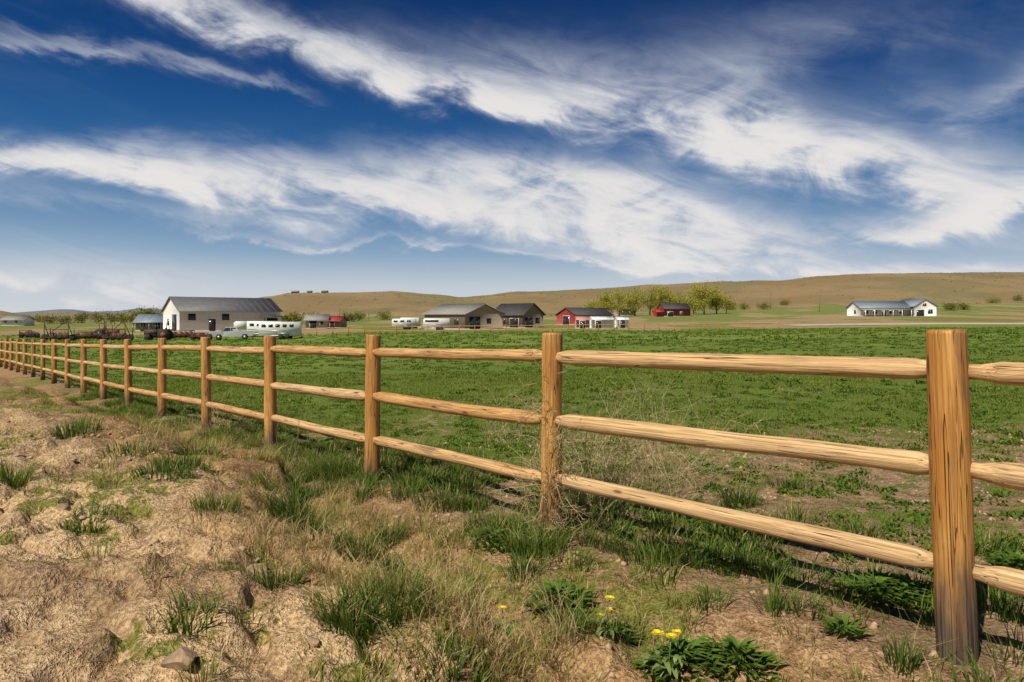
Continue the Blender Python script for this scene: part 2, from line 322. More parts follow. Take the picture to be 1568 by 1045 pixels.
kp=(fbm(x*2.2,y*2.2,3,14)>.52)&(np.hypot(x,y)>1.9); x,y=x[kp],y[kp]; n=len(x); f=rng.random(n)
tufts(x,y,38,rng.uniform(.04,.13,n),rng.uniform(.06,.19,n),colmix(DRY,OL,(f>.5)*1.),colmix(STRAW,YG,(f>.5)*1.),.003,1.0,.4)
tau=rng.uniform(-2.5,20,1700); s=rng.normal(-.25,.6,len(tau)); pos=P0[None]+T_[None]*tau[:,None]+N_[None]*s[:,None]; x,y=pos[:,0],pos[:,1]
dens=np.interp(tau,[-3,0,1.5,3,20],[.16,.2,.5,.9,1.]); kp=(rng.random(len(x))<dens*sst(.38,.55,fbm(x*1.1,y*1.1,3,15))); x,y=x[kp],y[kp]; n=len(x); f=rng.random(n)
tufts(x,y,60,rng.uniform(.05,.16,n),rng.uniform(.07,.20,n),colmix(DK,GREEN,f),colmix(GREEN,OL,f*.8),.005,.9,.08)
for (px,d,r,h,nb) in [(460,4.7,.17,.30,500),(120,7.0,.22,.20,350),(820,4.35,.2,.17,420),(800,3.9,.1,.12,120),(280,5.4,.2,.16,300),(590,4.9,.14,.2,220),(650,3.55,.14,.17,250),(600,2.9,.15,.18,260),(540,2.75,.12,.2,200),
   (1000,4.2,.22,.15,350),(1090,4.1,.22,.14,350),(1150,4.0,.2,.12,300),(1130,5.3,.12,.22,200),(1210,5.9,.2,.12,200),(1310,4.6,.16,.10,160),(1230,3.35,.12,.09,120),(15,4.9,.12,.2,250),(450,4.3,.1,.25,120),(935,3.2,.1,.14,150),(300,6.2,.15,.2,200),(1540,3.3,.15,.18,200),(1500,4.2,.2,.15,200),(690,5.6,.3,.17,400),(640,6.4,.3,.17,400),(520,6.9,.25,.2,350),(760,4.9,.25,.15,350),(200,5.9,.2,.15,260),(560,3.6,.16,.15,240),(700,2.6,.14,.12,220),(880,3.2,.14,.13,200),(250,5.0,.2,.13,260),(330,4.3,.15,.12,200),(130,3.9,.13,.10,160),(700,3.7,.13,.15,200),(290,2.6,.1,.10,120),(420,3.1,.12,.11,150),(1440,3.2,.1,.1,100),(1200,4.7,.15,.1,160)]:
    x=np.array([(px-CX)/F*d]);y=np.array([float(d)]); f=np.array([random.random()*.6])
    tufts(x,y,nb,np.array([r]),np.array([h]),colmix(DK,GREEN,f),colmix(GREEN,OL,f),.0052,.85,.06)
x,y=scat(260000,3.2,22,-.9,1.0,1.6); s,tau=s_tau(x,y); n_=fbm(x*.9,y*.9,4,66); keep=(s<-.15)&(rng.random(len(x))<sst(.34,.58,n_+.012*(y-8))*.9+.07); x,y=x[keep],y[keep]; n=len(x); f=rng.random(n); far_=np.clip(y/8,.8,2.5)
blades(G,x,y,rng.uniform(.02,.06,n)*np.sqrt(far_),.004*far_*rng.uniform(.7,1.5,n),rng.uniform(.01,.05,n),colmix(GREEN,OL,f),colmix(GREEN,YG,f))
G.make('grass',M_grass)
G=Acc()
def clumps(x,y,nb,rad,h,leaf):
    n=len(x); N=n*nb; a=rng.random(N)*6.283; q=np.sqrt(rng.random(N)); R=np.repeat(rad,nb); hh=np.repeat(h,nb)
    X2=np.repeat(x,nb)+np.cos(a)*R*q; Y2=np.repeat(y,nb)+np.sin(a)*R*q; z=gz(X2,Y2)+hh*(1-q*q)*rng.random(N)*.8-.01
    f=np.repeat(rng.random(n),nb); L=np.repeat(leaf,nb)*rng.uniform(.6,1.4,N)
    A=colmix((.08,.16,.03),(.15,.215,.035),f); B=colmix((.14,.235,.04),(.26,.32,.06),f)
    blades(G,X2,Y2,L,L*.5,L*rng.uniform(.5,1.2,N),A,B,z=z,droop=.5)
x,y=scat(2300,3.5,14,-.8,1.05,2); s,tau=s_tau(x,y); kp=(s<-.45)&(fbm(x*.8,y*.8,3,66)>.36); x,y=x[kp],y[kp]; n=len(x); clumps(x,y,55,rng.uniform(.05,.17,n),rng.uniform(.02,.08,n),np.full(n,.032))
x,y=scat(6000,13,50,-.9,1.05,1.8); s,tau=s_tau(x,y); kp=(s<-.45)&(fbm(x*.5,y*.5,3,67)>.36); x,y=x[kp],y[kp]; n=len(x); clumps(x,y,24,rng.uniform(.10,.26,n),rng.uniform(.03,.09,n),rng.uniform(.05,.08,n))
x,y=scat(7000,45,120,-.9,1.05,1.7); s,tau=s_tau(x,y); kp=(s<-.6)&(fbm(x*.25,y*.25,3,67)>.38); x,y=x[kp],y[kp]; n=len(x); clumps(x,y,11,rng.uniform(.18,.4,n),rng.uniform(.05,.12,n),rng.uniform(.1,.18,n))
G.make('alfalfa_crop',M_grass)
def weed(px,d,r,nb,name='broadleaf_weed',ht=.07):
    global G
    G=Acc(); x0=(px-CX)/F*d; n=nb; a=rng.random(n)*6.283; q=rng.random(n)*r; X2=x0+np.cos(a)*q;Y2=d+np.sin(a)*q; L=rng.uniform(.04,.09,n)
    f=rng.random(n); blades(G,X2,Y2,L*.7,L*.34,L*.9,colmix(DK,GREEN,f),colmix((.13,.22,.035),(.20,.29,.055),f),az=a,z=gz(X2,Y2)+rng.random(n)*ht*(1-q/r*.6),droop=.7); return G.make(name,M_grass)
for w_ in [(1345,3.55,.2,260),(1390,3.5,.16,180),(855,3.55,.15,220),(1040,2.85,.17,260),(1130,2.8,.15,200),(930,3.25,.12,130),(300,6.3,.2,200),(1290,3.1,.07,60),(1560,3.8,.12,120),(760,4.5,.18,200)]: weed(*w_)
# ---------------------------------------------------------------- dandelions
M_yel=simple('dandelion_petals',(.85,.62,.02),.6,.15,30.); M_stem=simple('dandelion_stem',(.16,.22,.06),.6,.2,20.)
def dandelion(px,d,h,r=.019):
    x0=(px-CX)/F*d; z0=gz1(x0,d); e=empty('dandelion',(x0,d,z0)); a=Acc(); lx,ly=random.uniform(-.02,.02),random.uniform(-.03,0)
    V,Q,T,_=tube([(0,0,-.01),(lx*.3,ly*.3,h*.5),(lx,ly,h)],.0022,6); a.add(V,Q,T); a.make('stem',M_stem,e)
    p=Acc()
    for ring,(k,rad,up) in enumerate([(22,1.,.25),(18,.75,.5),(12,.45,.8)]):
        for i_ in range(k):
            an=i_/k*6.283+ring*.2+random.uniform(-.1,.1); c_,s_=math.cos(an),math.sin(an); R=r*rad*random.uniform(.85,1.1); w=.0024; base=np.array([lx,ly,h]); tip=base+np.array([c_*R,s_*R,R*up*.6+.002]); sd=np.array([-s_,c_,0])*w
            p.add(np.array([base-sd*.5,base+sd*.5,tip+sd,tip-sd]),[[0,1,2,3]])
    p.make('flower_head',M_yel,e)
    l=Acc()
    for i_ in range(9):
        an=random.random()*6.283; c_,s_=math.cos(an),math.sin(an); L=random.uniform(.07,.12); w=.011; sd=np.array([-s_,c_,0])
        P=[np.array([c_*L*q_,s_*L*q_,.004+.06*math.sin(q_*2.6)]) for q_ in (0,.3,.6,.85,1)]; W=[.2,.7,1.1,.8,.05]
        V=[]; 
        for q_,ww in zip(P,W): V+=[q_-sd*w*ww,q_+sd*w*ww]
        l.add(np.array(V),[[2*k,2*k+1,2*k+3,2*k+2] for k in range(4)])
    l.make('leaves',M_stem,e)
for q_ in [(928,3.18,.18,.024),(938,3.22,.16,.021),(924,3.3,.13,.018),(1012,2.85,.16,.026),(1024,2.82,.17,.024),(1038,2.86,.14,.021),(774,3.15,.15,.02)]: dandelion(*q_)
# ---------------------------------------------------------------- dry weeds / tumbleweed
def dryweed(name,px,d,nst,h,spread,rad0,seed,ball=None,thin=.0026,c1=(.46,.33,.16),c2=(.66,.50,.28)):
    rs=np.random.default_rng(seed); a=Acc(); x0=(px-CX)/F*d
    def br(p,dr,L,r,lev):
        k=5; path=[p]; q=p.copy(); dv=dr.copy()
        for i_ in range(k):
            dv=dv+rs.normal(0,.22,3); dv/=np.linalg.norm(dv); q=q+dv*L/k; path.append(q.copy())
        V,Q,T,_=tube(path,np.linspace(r,r*.4,k+1),3,False); c=np.array(c1)*(1-rs.random())+np.array(c2)*rs.random(); a.add(V,Q,None,Col=np.tile(np.clip(c,.05,.7),(len(V),1)))
        if lev>0:
            for i_ in range(rs.integers(3,6)):
                m=path[rs.integers(1,k+1)]; nd=dv+rs.normal(0,.75,3); nd/=np.linalg.norm(nd); br(m,nd,L*rs.uniform(.3,.6),r*.65,lev-1)
    for i_ in range(nst):
        an=rs.random()*6.283; rr_=rs.random()*rad0; x=x0+math.cos(an)*rr_; y=d+math.sin(an)*rr_
        z=gz1(x,y)+(0 if ball is None else rs.uniform(*ball)); dv=np.array([math.cos(an)*spread*rs.random(),math.sin(an)*spread*rs.random(),1. if ball is None else rs.normal(0,.5)]); dv/=np.linalg.norm(dv)
        br(np.array([x,y,z]),dv,h*rs.uniform(.55,1.05),thin,2)
    return a.make(name,M_dry)
dryweed('dry_weed',965,5.6,48,.9,.8,.4,1); dryweed('dry_weed',1030,6.3,28,.85,.8,.35,2); dryweed('dry_weed',905,5.3,28,.85,.7,.28,3)
dryweed('tumbleweed',838,4.60,60,.22,.6,.15,4,ball=(.02,1.15),thin=.0024); dryweed('tumbleweed',850,4.75,36,.3,.9,.22,5,ball=(.02,.6),thin=.0024)
dryweed('dry_weed',340,9.6,20,.5,.8,.4,6,thin=.003); dryweed('dry_weed',430,6.6,7,.75,.6,.15,7,c1=(.2,.12,.08),c2=(.3,.2,.12)); dryweed('dry_weed',500,3.4,5,.3,.6,.08,8,thin=.0016)
dryweed('dry_weed',780,8.5,12,.6,.8,.3,9); dryweed('dry_weed',210,6.4,6,.3,.6,.15,10); dryweed('dry_weed',840,2.9,8,.3,.9,.15,11,c1=(.2,.13,.08),thin=.0014); dryweed('dry_weed',720,2.7,8,.25,.9,.15,12,thin=.0014)
# ---------------------------------------------------------------- rocks and clods
import bmesh
def rock(px,d,r,name='rock',mat=M_stone):
    x0=(px-CX)/F*d; me=bpy.data.meshes.new(name); bm=bmesh.new(); bmesh.ops.create_icosphere(bm,subdivisions=4,radius=r)
    pl=[(Vector((random.gauss(0,1),random.gauss(0,1),random.gauss(0,.8))).normalized(),random.uniform(.45,.8)*r) for _ in range(13)]
    o_=random.random()*50; sx,sy,sz=random.uniform(.9,1.4),random.uniform(.7,1.1),random.uniform(.6,.85)
    for v in bm.verts:
        for n_,h_ in pl:
            q_=v.co.dot(n_)-h_
            if q_>0: v.co-=n_*q_
        n_=float(fbm(np.array([v.co.x/r*3+o_+v.co.z/r*2]),np.array([v.co.y/r*3+v.co.z/r*1.7]),3,2)[0]); v.co*=.85+.3*n_; v.co.x*=sx;v.co.y*=sy;v.co.z*=sz
    bm.to_mesh(me); bm.free(); me.materials.append(mat); o=bpy.data.objects.new(name,me); o.location=(x0,d,gz1(x0,d)+r*.02); link(o)
M_clod=simple('soil_clod',(.46,.31,.18),.95,.35,12.)
for q_ in [(275,2.35,.06),(388,3.3,.055),(392,3.38,.035),(30,5.6,.06),(150,3.2,.04),(480,2.6,.03),(95,4.3,.045),(610,3.3,.03)]: rock(*q_)
a=Acc(); x,y=scat(9000,1.5,9); s,tau=s_tau(x,y); kp=(fbm(x*1.1,y*1.1,3,81)>.44); x,y=x[kp],y[kp]; z=gz(x,y)
oct_=np.array([[1,0,0],[0,1,0],[-1,0,0],[0,-1,0],[0,0,1],[0,0,-1.]]); ot=np.array([[0,1,4],[1,2,4],[2,3,4],[3,0,4],[1,0,5],[2,1,5],[3,2,5],[0,3,5]])
for i_ in range(len(x)):
    r=.004+.028*random.random()**3; an=random.random()*6.28; c_,s_=math.cos(an),math.sin(an); V=oct_*rng.uniform(.6,1.3,(6,1))*r*np.array([1.2,.9,.7]); V=np.stack([V[:,0]*c_-V[:,1]*s_,V[:,0]*s_+V[:,1]*c_,V[:,2]],1)+[x[i_],y[i_],z[i_]]; a.add(V,None,ot)
a.make('soil_clods',M_clod)
# ---------------------------------------------------------------- buildings
class Part(Acc):
    def box(s,x0,x1,y0,y1,z0,z1,T=None):
        V=np.array([[x0,y0,z0],[x1,y0,z0],[x1,y1,z0],[x0,y1,z0],[x0,y0,z1],[x1,y0,z1],[x1,y1,z1],[x0,y1,z1]],float)
        if T: V=T(V)
        s.add(V,[[0,3,2,1],[4,5,6,7],[0,1,5,4],[1,2,6,5],[2,3,7,6],[3,0,4,7]]); return s
    def prism(s,poly,y0,y1,T=None):
        n=len(poly); V=np.array([[p[0],y0,p[1]] for p in poly]+[[p[0],y1,p[1]] for p in poly],float)
        if T: V=T(V)
        Q=[[k,(k+1)%n,n+(k+1)%n,n+k] for k in range(n)]; Tt=[]
        c=len(V); V=np.vstack([V,V[:n].mean(0),V[n:].mean(0)])
        for k in range(n): Tt+=[(c,(k+1)%n,k),(c+1,n+k,n+(k+1)%n)]
        s.add(V,Q,Tt); return s
    def wheel(s,x,y,z,r,w):
        V,Q,T,_=tube([(x,y-w/2,z),(x,y+w/2,z)],r,16); s.add(V,Q,T)
def body(name,e,x0,L,W,he,hr,wall,roof,swap=False,y0=0,over=.45,ops=(),fnd=True,trim=None,zb=0.):
    Tm=(lambda V: V[:,[1,0,2]]) if swap else (lambda V:V)
    p=Part(); V=[]
    for xx in (x0,x0+L): V+=[[xx,y0,zb-.6],[xx,y0+W,zb-.6],[xx,y0+W,he],[xx,y0+W/2,hr],[xx,y0,he]]
    V=np.array(V,float); Q=[[0,5,9,4],[1,2,7,6],[0,1,6,5]]; T=[]
    for b0 in (0,5): Q.append([b0,b0+1,b0+2,b0+4]); T.append([b0+4,b0+2,b0+3])
    p.add(Tm(V),Q,T); p.make(name+'walls',wall,e)
    r=Part(); sl=(hr-he)/(W/2); th=.16
    for sgn in (0,1):
        ye=y0-over if sgn==0 else y0+W+over; yr=y0+W/2; ze=he-sl*over
        V=np.array([[x0-over,ye,ze+.02],[x0+L+over,ye,ze+.02],[x0+L+over,yr,hr+.02],[x0-over,yr,hr+.02]],float); V2=V+[0,0,th]
        r.add(Tm(np.vstack([V,V2])),[[0,1,2,3],[4,5,6,7],[0,1,5,4],[1,2,6,5],[2,3,7,6],[3,0,4,7]])
    nse=int(L/1.2)
    for k in range(nse+1):
        xx=x0-over+.05+k*(L+2*over-.2)/nse
        for sgn in (0,1):
            ye=y0-over if sgn==0 else y0+W+over; yr=y0+W/2; ze=he-sl*over
            V=np.array([[xx,ye,ze+.19],[xx+.06,ye,ze+.19],[xx+.06,yr,hr+.19],[xx,yr,hr+.19]],float); r.add(Tm(np.vstack([V-[0,0,.03],V+[0,0,.03]])),[[0,1,2,3],[4,5,6,7],[0,1,5,4],[1,2,6,5],[2,3,7,6],[3,0,4,7]])
    r.make(name+'roof',roof,e)
    fr=Part();gl=Part()
    for o_ in ops:
        side,tt,z0,w,h=o_[:5]; kind=o_[5] if len(o_)>5 else 'w'
        def bx(P,m,dep,z0,z1):
            if side=='front': P.box(tt-m,tt+w+m,y0-dep,y0+.02,z0,z1,Tm)
            elif side=='back': P.box(tt-m,tt+w+m,y0+W-.02,y0+W+dep,z0,z1,Tm)
            elif side=='left': P.box(x0-dep,x0+.02,y0+tt-m,y0+tt+w+m,z0,z1,Tm)
            else: P.box(x0+L-.02,x0+L+dep,y0+tt-m,y0+tt+w+m,z0,z1,Tm)
        bx(fr,.1,.04,z0-.1,z0+h+.1); bx(gl,0,.07,z0,z0+h)
        if kind=='w' and w>.8:
            tt0=tt; tt=tt0+w/2-.03; w0=w; w=.06; bx(fr,0,.09,z0,z0+h); tt=tt0;w=w0
    if fr.V: fr.make(name+'frames',trim or M_vwhite,e); gl.make(name+'windows_and_doors',M_glass,e)
    if fnd: Part().box(x0-.06,x0+L+.06,y0-.06,y0+W+.06,zb-.7,zb+.25,Tm).make(name+'foundation',M_concrete,e)
def bld(name,px,d,phi,z=None):
    x=(px-CX)/F*d; return empty(name,(x,d,gz1(x,d) if z is None else z),math.radians(phi))
e=bld('white_barn',275,125,39,z=-1.12)
body('',e,0,18.7,12.9,3.87,6.45,M_white,M_roofg,ops=[('front',1.6,2.2,1.1,1.),('front',7.6,2.2,1.1,1.),('front',15.6,.1,2.4,2.3,'d'),('front',5.2,.1,1.,2.1,'d'),('left',2.2,.1,3.2,3.,'d'),('left',8,1.2,1.2,1.)],trim=M_blk,over=.35)
Part().box(14.8,18.2,-2.6,0,2.75,2.9).box(14.9,15.05,-2.5,-2.35,-.5,2.75).box(18.,18.15,-2.5,-2.35,-.5,2.75).make('porch',M_roofg,e)
e=bld('porch_house',208,150,12); body('',e,0,6.6,6,2.2,3.6,M_beige,M_bluer,ops=[('front',1,1,1,1),('front',4,.1,1,2)]); Part().box(-.2,6.8,-2.2,-.5,1.85,2.0).box(.0,.15,-2.1,-1.95,-.5,1.85).box(3.2,3.35,-2.1,-1.95,-.5,1.85).box(6.5,6.65,-2.1,-1.95,-.5,1.85).make('porch',M_bluer,e)
e=bld('farmhouse',2,250,0); body('',e,0,8,6,2.2,3.6,M_white,M_roofl,ops=[('front',1,1,1,1),('front',5,1,1,1)])
e=bld('beige_shed',468,165,8); body('',e,0,5,4,2.3,3.4,M_beige,M_roofl,ops=[('front',1,.1,1.6,1.9,'d'),('front',3.4,1,.8,.8)])
e=bld('beige_shed',500,175,-15); body('',e,0,3.6,4,2.0,3.0,M_tan,M_red,ops=[('front',1,.1,1.2,1.8,'d')])
e=bld('tan_barn',712,145,49); body('',e,0,12.8,12,3.4,5.5,M_tan,M_roofl,swap=True,over=.5,ops=[('left',1.4,.1,3.2,2.6,'d'),('left',6.8,1.3,1.3,1.),('front',2,1.2,1.2,1.),('front',8.5,1.2,1.2,1.)],trim=M_brown)
e=bld('brown_house',800,160,52); body('',e,0,9.4,8.4,3.2,5.7,M_brown,M_roofd,swap=True,over=.5,ops=[('left',1,.1,3.,2.3,'d'),('left',5.2,1.1,1.6,1.2),('front',1.5,1.1,1.3,1.1),('front',5.,1.1,1.3,1.1)],trim=M_tan)
body('garage_',e,9.41,5.,6.5,2.4,4.0,M_tan,M_roofd,swap=True,over=.4,ops=[('front',1.2,.1,2.5,2.1,'d')])
e=bld('red_barn',882,195,32); body('',e,0,13.5,9.5,2.9,4.9,M_red,M_roofd,over=.4,ops=[('left',3.2,.1,3.,2.5,'d'),('front',2,1.2,1,1),('front',6,.1,3.,2.3,'d')]); Part().box(1.,12.,-3.2,-.5,1.9,2.05).box(1.1,1.25,-3.1,-2.95,-.5,1.9).box(6.,6.15,-3.1,-2.95,-.5,1.9).box(11.8,11.95,-3.1,-2.95,-.5,1.9).make('lean_to_roof',M_roofd,e)
e=bld('white_shed',907,140,4); body('',e,0,4.4,3,2.0,2.5,M_vwhite,M_vwhite,over=.1,ops=[('front',.7,.1,1.1,1.7,'d')])
e=bld('white_shed',946,142,4); body('',e,0,2.3,3,1.9,2.4,M_vwhite,M_vwhite,over=.1,ops=[('front',.5,.1,1.,1.7,'d')])
e=bld('salmon_shed',883,146,2); body('',e,0,2.9,3,1.9,2.5,M_pink,M_pink,over=.1,ops=[('front',.7,.1,1.1,1.6,'d')])
e=bld('tan_house',950,330,20); body('',e,0,7.6,7,3.4,5.6,M_tan,M_roofl,ops=[('front',1,1,1.4,1.2),('front',5,1,1.2,1.2)])
e=bld('red_barn',1017,285,8); body('',e,0,11.5,8,3.3,5.4,M_red,M_roofd,over=.3,ops=[('front',1.5,.1,2.4,2.,'d'),('front',7,1.,1.,1.),('left',3,.1,2.4,2.2,'d')]); body('lean_',e,-3.2,3.2,6,1.9,3.0,M_red,M_red,over=.1,fnd=False)
e=bld('white_farmhouse',1318,235,2); body('',e,0,17.5,9,3.1,5.2,M_white,M_bluer,over=.5,ops=[('front',1.2,1,1.3,1.3),('front',4.4,1,1.3,1.3),('front',7.6,.1,1.1,2.1,'d'),('front',10,1,1.6,1.3),('front',13.5,1,1.6,1.3),('left',3,1,1.3,1.3)])
body('wing_',e,-1.5,12,8.,3.6,6.,M_white,M_bluer,swap=True,y0=17.6,over=.5,ops=[('left',1.,.1,2.6,2.2,'d'),('left',5,1,1.6,1.4),('left',3.2,3.6,1.2,.9)],fnd=False)
p=Part(); p.box(-.4,17,-2.6,-.5,2.35,2.5)
for k in range(6): p.box(.2+k*3.2,.4+k*3.2,-2.5,-2.3,-.5,2.35)
p.make('porch',M_vwhite,e)
for px,w in [(446,9),(470,6),(492,8)]:
    e=bld('hilltop_house',px,870,10); body('',e,0,w,7,2.0,3.0,M_tan,M_roofl,ops=[('front',1.5,1,2,.9)],zb=-1.5)
# ---------------------------------------------------------------- vehicles
def pickup(px,d,phi,paint):
    e=bld('pickup_truck',px,d,phi); W=1.95
    prof=[(0,.45),(.05,1.0),(.35,1.12),(1.45,1.2),(2.05,1.78),(3.45,1.8),(3.7,1.25),(5.6,1.25),(5.65,.55),(4.95,.5),(4.8,.82),(4.3,.82),(4.1,.45),(1.6,.45),(1.4,.82),(.95,.82),(.75,.45)]
    n=len(prof)
    bm=bmesh.new()
    f0=[bm.verts.new((x,0 + (.12 if z>1.3 else 0),z)) for x,z in prof]; f1=[bm.verts.new((x,W-(.12 if z>1.3 else 0),z)) for x,z in prof]
    bm.faces.new(f0); bm.faces.new(f1[::-1])
    for k in range(n): bm.faces.new([f0[k],f0[(k+1)%n],f1[(k+1)%n],f1[k]])
    bmesh.ops.triangulate(bm,faces=[f for f in bm.faces if len(f.verts)>4]); me=bpy.data.meshes.new('body'); bm.to_mesh(me); bm.free(); me.materials.append(paint); link(bpy.data.objects.new('body',me),e)
    g=Part()
    for yy in (-.0,W-.12): g.add(np.array([[1.72,yy+.03,1.28],[2.62,yy+.03,1.28],[2.62,yy+.085,1.7],[2.1,yy+.085,1.7],[2.72,yy+.03,1.28],[3.5,yy+.03,1.28],[3.35,yy+.085,1.7],[2.72,yy+.085,1.7]]),[[0,1,2,3],[4,5,6,7]])
    g.add(np.array([[1.46,.15,1.24],[1.46,W-.15,1.24],[1.99,W-.22,1.75],[1.99,.22,1.75]])-[.03,0,-.01],[[0,1,2,3]]); g.make('windows',M_glass,e)
    t_=Part(); h=Part()
    for xx in (1.18,4.55):
        for yy in (.08,W-.08): t_.wheel(xx,yy,.4,.4,.26); h.wheel(xx,yy+(-.14 if yy<1 else .14),.4,.2,.03)
    t_.make('tires',M_tire,e); h.make('hubcaps',M_metal,e)
    Part().box(-.12,.0,.05,W-.05,.45,.68).box(5.66,5.75,.05,W-.05,.5,.7).box(-.03,.03,.4,W-.4,.72,.98).make('bumpers_and_grille',M_metal,e)
pickup(321,94,24,M_silver)
def trailer(name,px,d,phi,L,H,goose,nwin=5,paint=M_vwhite):
    e=bld(name,px,d,phi); W=2.2; b_=Part()
    poly=[(0.,.55),(L,.55),(L,H),(.35,H),(.12,H-.12),(0,H-.5)]
    if goose:
        b_.prism([(0.,.55),(L,.55),(L,H),(0,H)],0,W); b_.prism([(0.,1.3),(0,H-.004),(-1.6,H-.004),(-1.9,H-.25),(-1.9,1.35)],.003,W-.003)
    else: b_.prism(poly,0,W)
    b_.make('body',paint,e)
    g=Part()
    for k in range(nwin):
        xx=.4+k*(L-.8)/nwin; g.box(xx,xx+(L-.8)/nwin*.6,-.03,.0,H-.75,H-.35)
    g.make('windows',M_glass,e); Part().box(.1,L-.1,-.02,.0,1.2,1.28).box(.0,L,-.05,0,.5,.6).make('trim_rail',M_metal,e)
    t_=Part()
    for xx in (L*.55,L*.55+.85):
        for yy in (.1,W-.1): t_.wheel(xx,yy-(.12 if yy<1 else -.12),.38,.38,.24)
    t_.make('tires',M_tire,e); f=Part(); f.box(L*.55-.5,L*.55+1.35,-.16,.0,.8,.9)
    if not goose: f.box(-1.2,0,W/2-.06,W/2+.06,.45,.6).box(-1.1,-1.0,W/2-.04,W/2+.04,0,.45)
    else: f.box(-1.6,-1.5,W/2-.06,W/2+.06,.75,1.33)
    f.make('fender_and_hitch',M_metal,e)
trailer('horse_trailer',396,97,8,5.6,2.5,False,5); trailer('horse_trailer',378,106,14,5.,2.5,True,4)
trailer('travel_trailer',600,152,3,5.2,2.4,False,3); trailer('cargo_trailer',648,138,2,5.3,2.5,False,1); trailer('travel_trailer',612,165,-8,4.6,2.6,False,3)
# ---------------------------------------------------------------- farm equipment
def rod(a,p,q,r=.05): V,Q,T,_=tube([p,q],r,6); a.add(V,Q,T)
def implement(px,d,phi,w,h,disc=None):
    e=bld('hay_rake',px,d,phi); a=Part()
    for xx in (0,w): rod(a,(xx,0,0),(xx,0,h)); rod(a,(xx,1.4,0),(xx,0,h*.8)); rod(a,(xx,1.4,0),(xx,1.4,h*.6))
    for z in (.5,h*.55,h): rod(a,(0,0,z),(w,0,z),.06)
    rod(a,(0,1.4,.5),(w,1.4,.5)); rod(a,(0,0,.5),(w,0,h)); rod(a,(w*.5,0,.5),(w*.5,-2.2,.5))
    for k in range(9): xx=w*k/8; rod(a,(xx,0,.5),(xx+.1,.5,.1),.03); rod(a,(xx,0,.5),(xx,-.1,h*.55),.025)
    a.make('frame',M_rust,e); t_=Part(); t_.wheel(-.3,.6,.45,.45,.2); t_.wheel(w+.3,.6,.45,.45,.2); t_.make('wheels',M_tire,e)
    r=Part()
    for k in range(3): r.wheel(w*(.25+.25*k),.8,.6,.5,.06)
    r.make('rake_discs',disc or M_rust,e)
implement(68,90,5,3.0,2.8); implement(160,90,-8,3.0,2.8); implement(268,100,20,2.6,1.2,M_redp); implement(120,96,15,2.4,1.1); implement(295,93,-10,1.8,1.0,M_redp); implement(242,104,30,2.2,1.3,M_yelp); implement(30,104,-12,2.2,1.2)
def tractor(px,d,phi,paint):
    e=bld('tractor',px,d,phi); b_=Part(); b_.box(0,1.9,.75,1.35,.8,1.45).box(-.05,.05,.8,1.3,.75,1.4).box(1.7,3.,.7,1.4,.7,1.15).box(2.1,2.6,.8,1.3,1.15,1.25).box(2.6,2.75,.8,1.3,1.15,1.7).box(2.0,3.,.25,.65,1.35,1.45).box(2.,3.,1.45,1.85,1.35,1.45); b_.make('body',paint,e)
    t_=Part(); [t_.wheel(2.6,yy,.75,.75,.4) for yy in (.25,1.85)]; [t_.wheel(.5,yy,.4,.4,.22) for yy in (.45,1.65)]; t_.make('tires',M_tire,e)
    h=Part(); [h.wheel(2.6,yy,.75,.35,.44) for yy in (.25,1.85)]; h.make('wheel_rims',M_redp,e); r=Part(); rod(r,(1.,1.05,1.4),(1.,1.05,2.1),.04); rod(r,(1.75,1.05,1.2),(2.1,1.05,1.6),.03); rod(r,(2.9,.5,1.2),(2.9,.5,2.3),.04); rod(r,(2.9,1.6,1.2),(2.9,1.6,2.3),.04); rod(r,(2.9,.5,2.3),(2.9,1.6,2.3),.04); r.make('exhaust_and_rollbar',M_blk,e)
tractor(218,92,10,M_rust); tractor(190,99,160,M_redp)
def utv_pole(px,d,h):
    x=(px-CX)/F*d; z=gz1(x,d); a=Part(); rod(a,(x,d,z-.5),(x,d,z+h),.12); rod(a,(x-.9,d,z+h-.6),(x+.9,d,z+h-.6),.06); a.make('utility_pole',M_brown)
for q_ in [(520,260,8),(565,330,9),(1255,300,8),(1180,420,9)]: utv_pole(*q_)
xs=np.linspace(62,190,80); V=[];
for y_,w_ in ((0,0),(1,9)):
    yy=148+w_-.02*(xs-60); V.append(np.stack([xs,yy,gz(xs,yy)+.08],1))
V=np.vstack(V); n=len(xs); npmesh('gravel_road',V,[[k,k+1,n+k+1,n+k] for k in range(n-1)],mat=M_gravel)
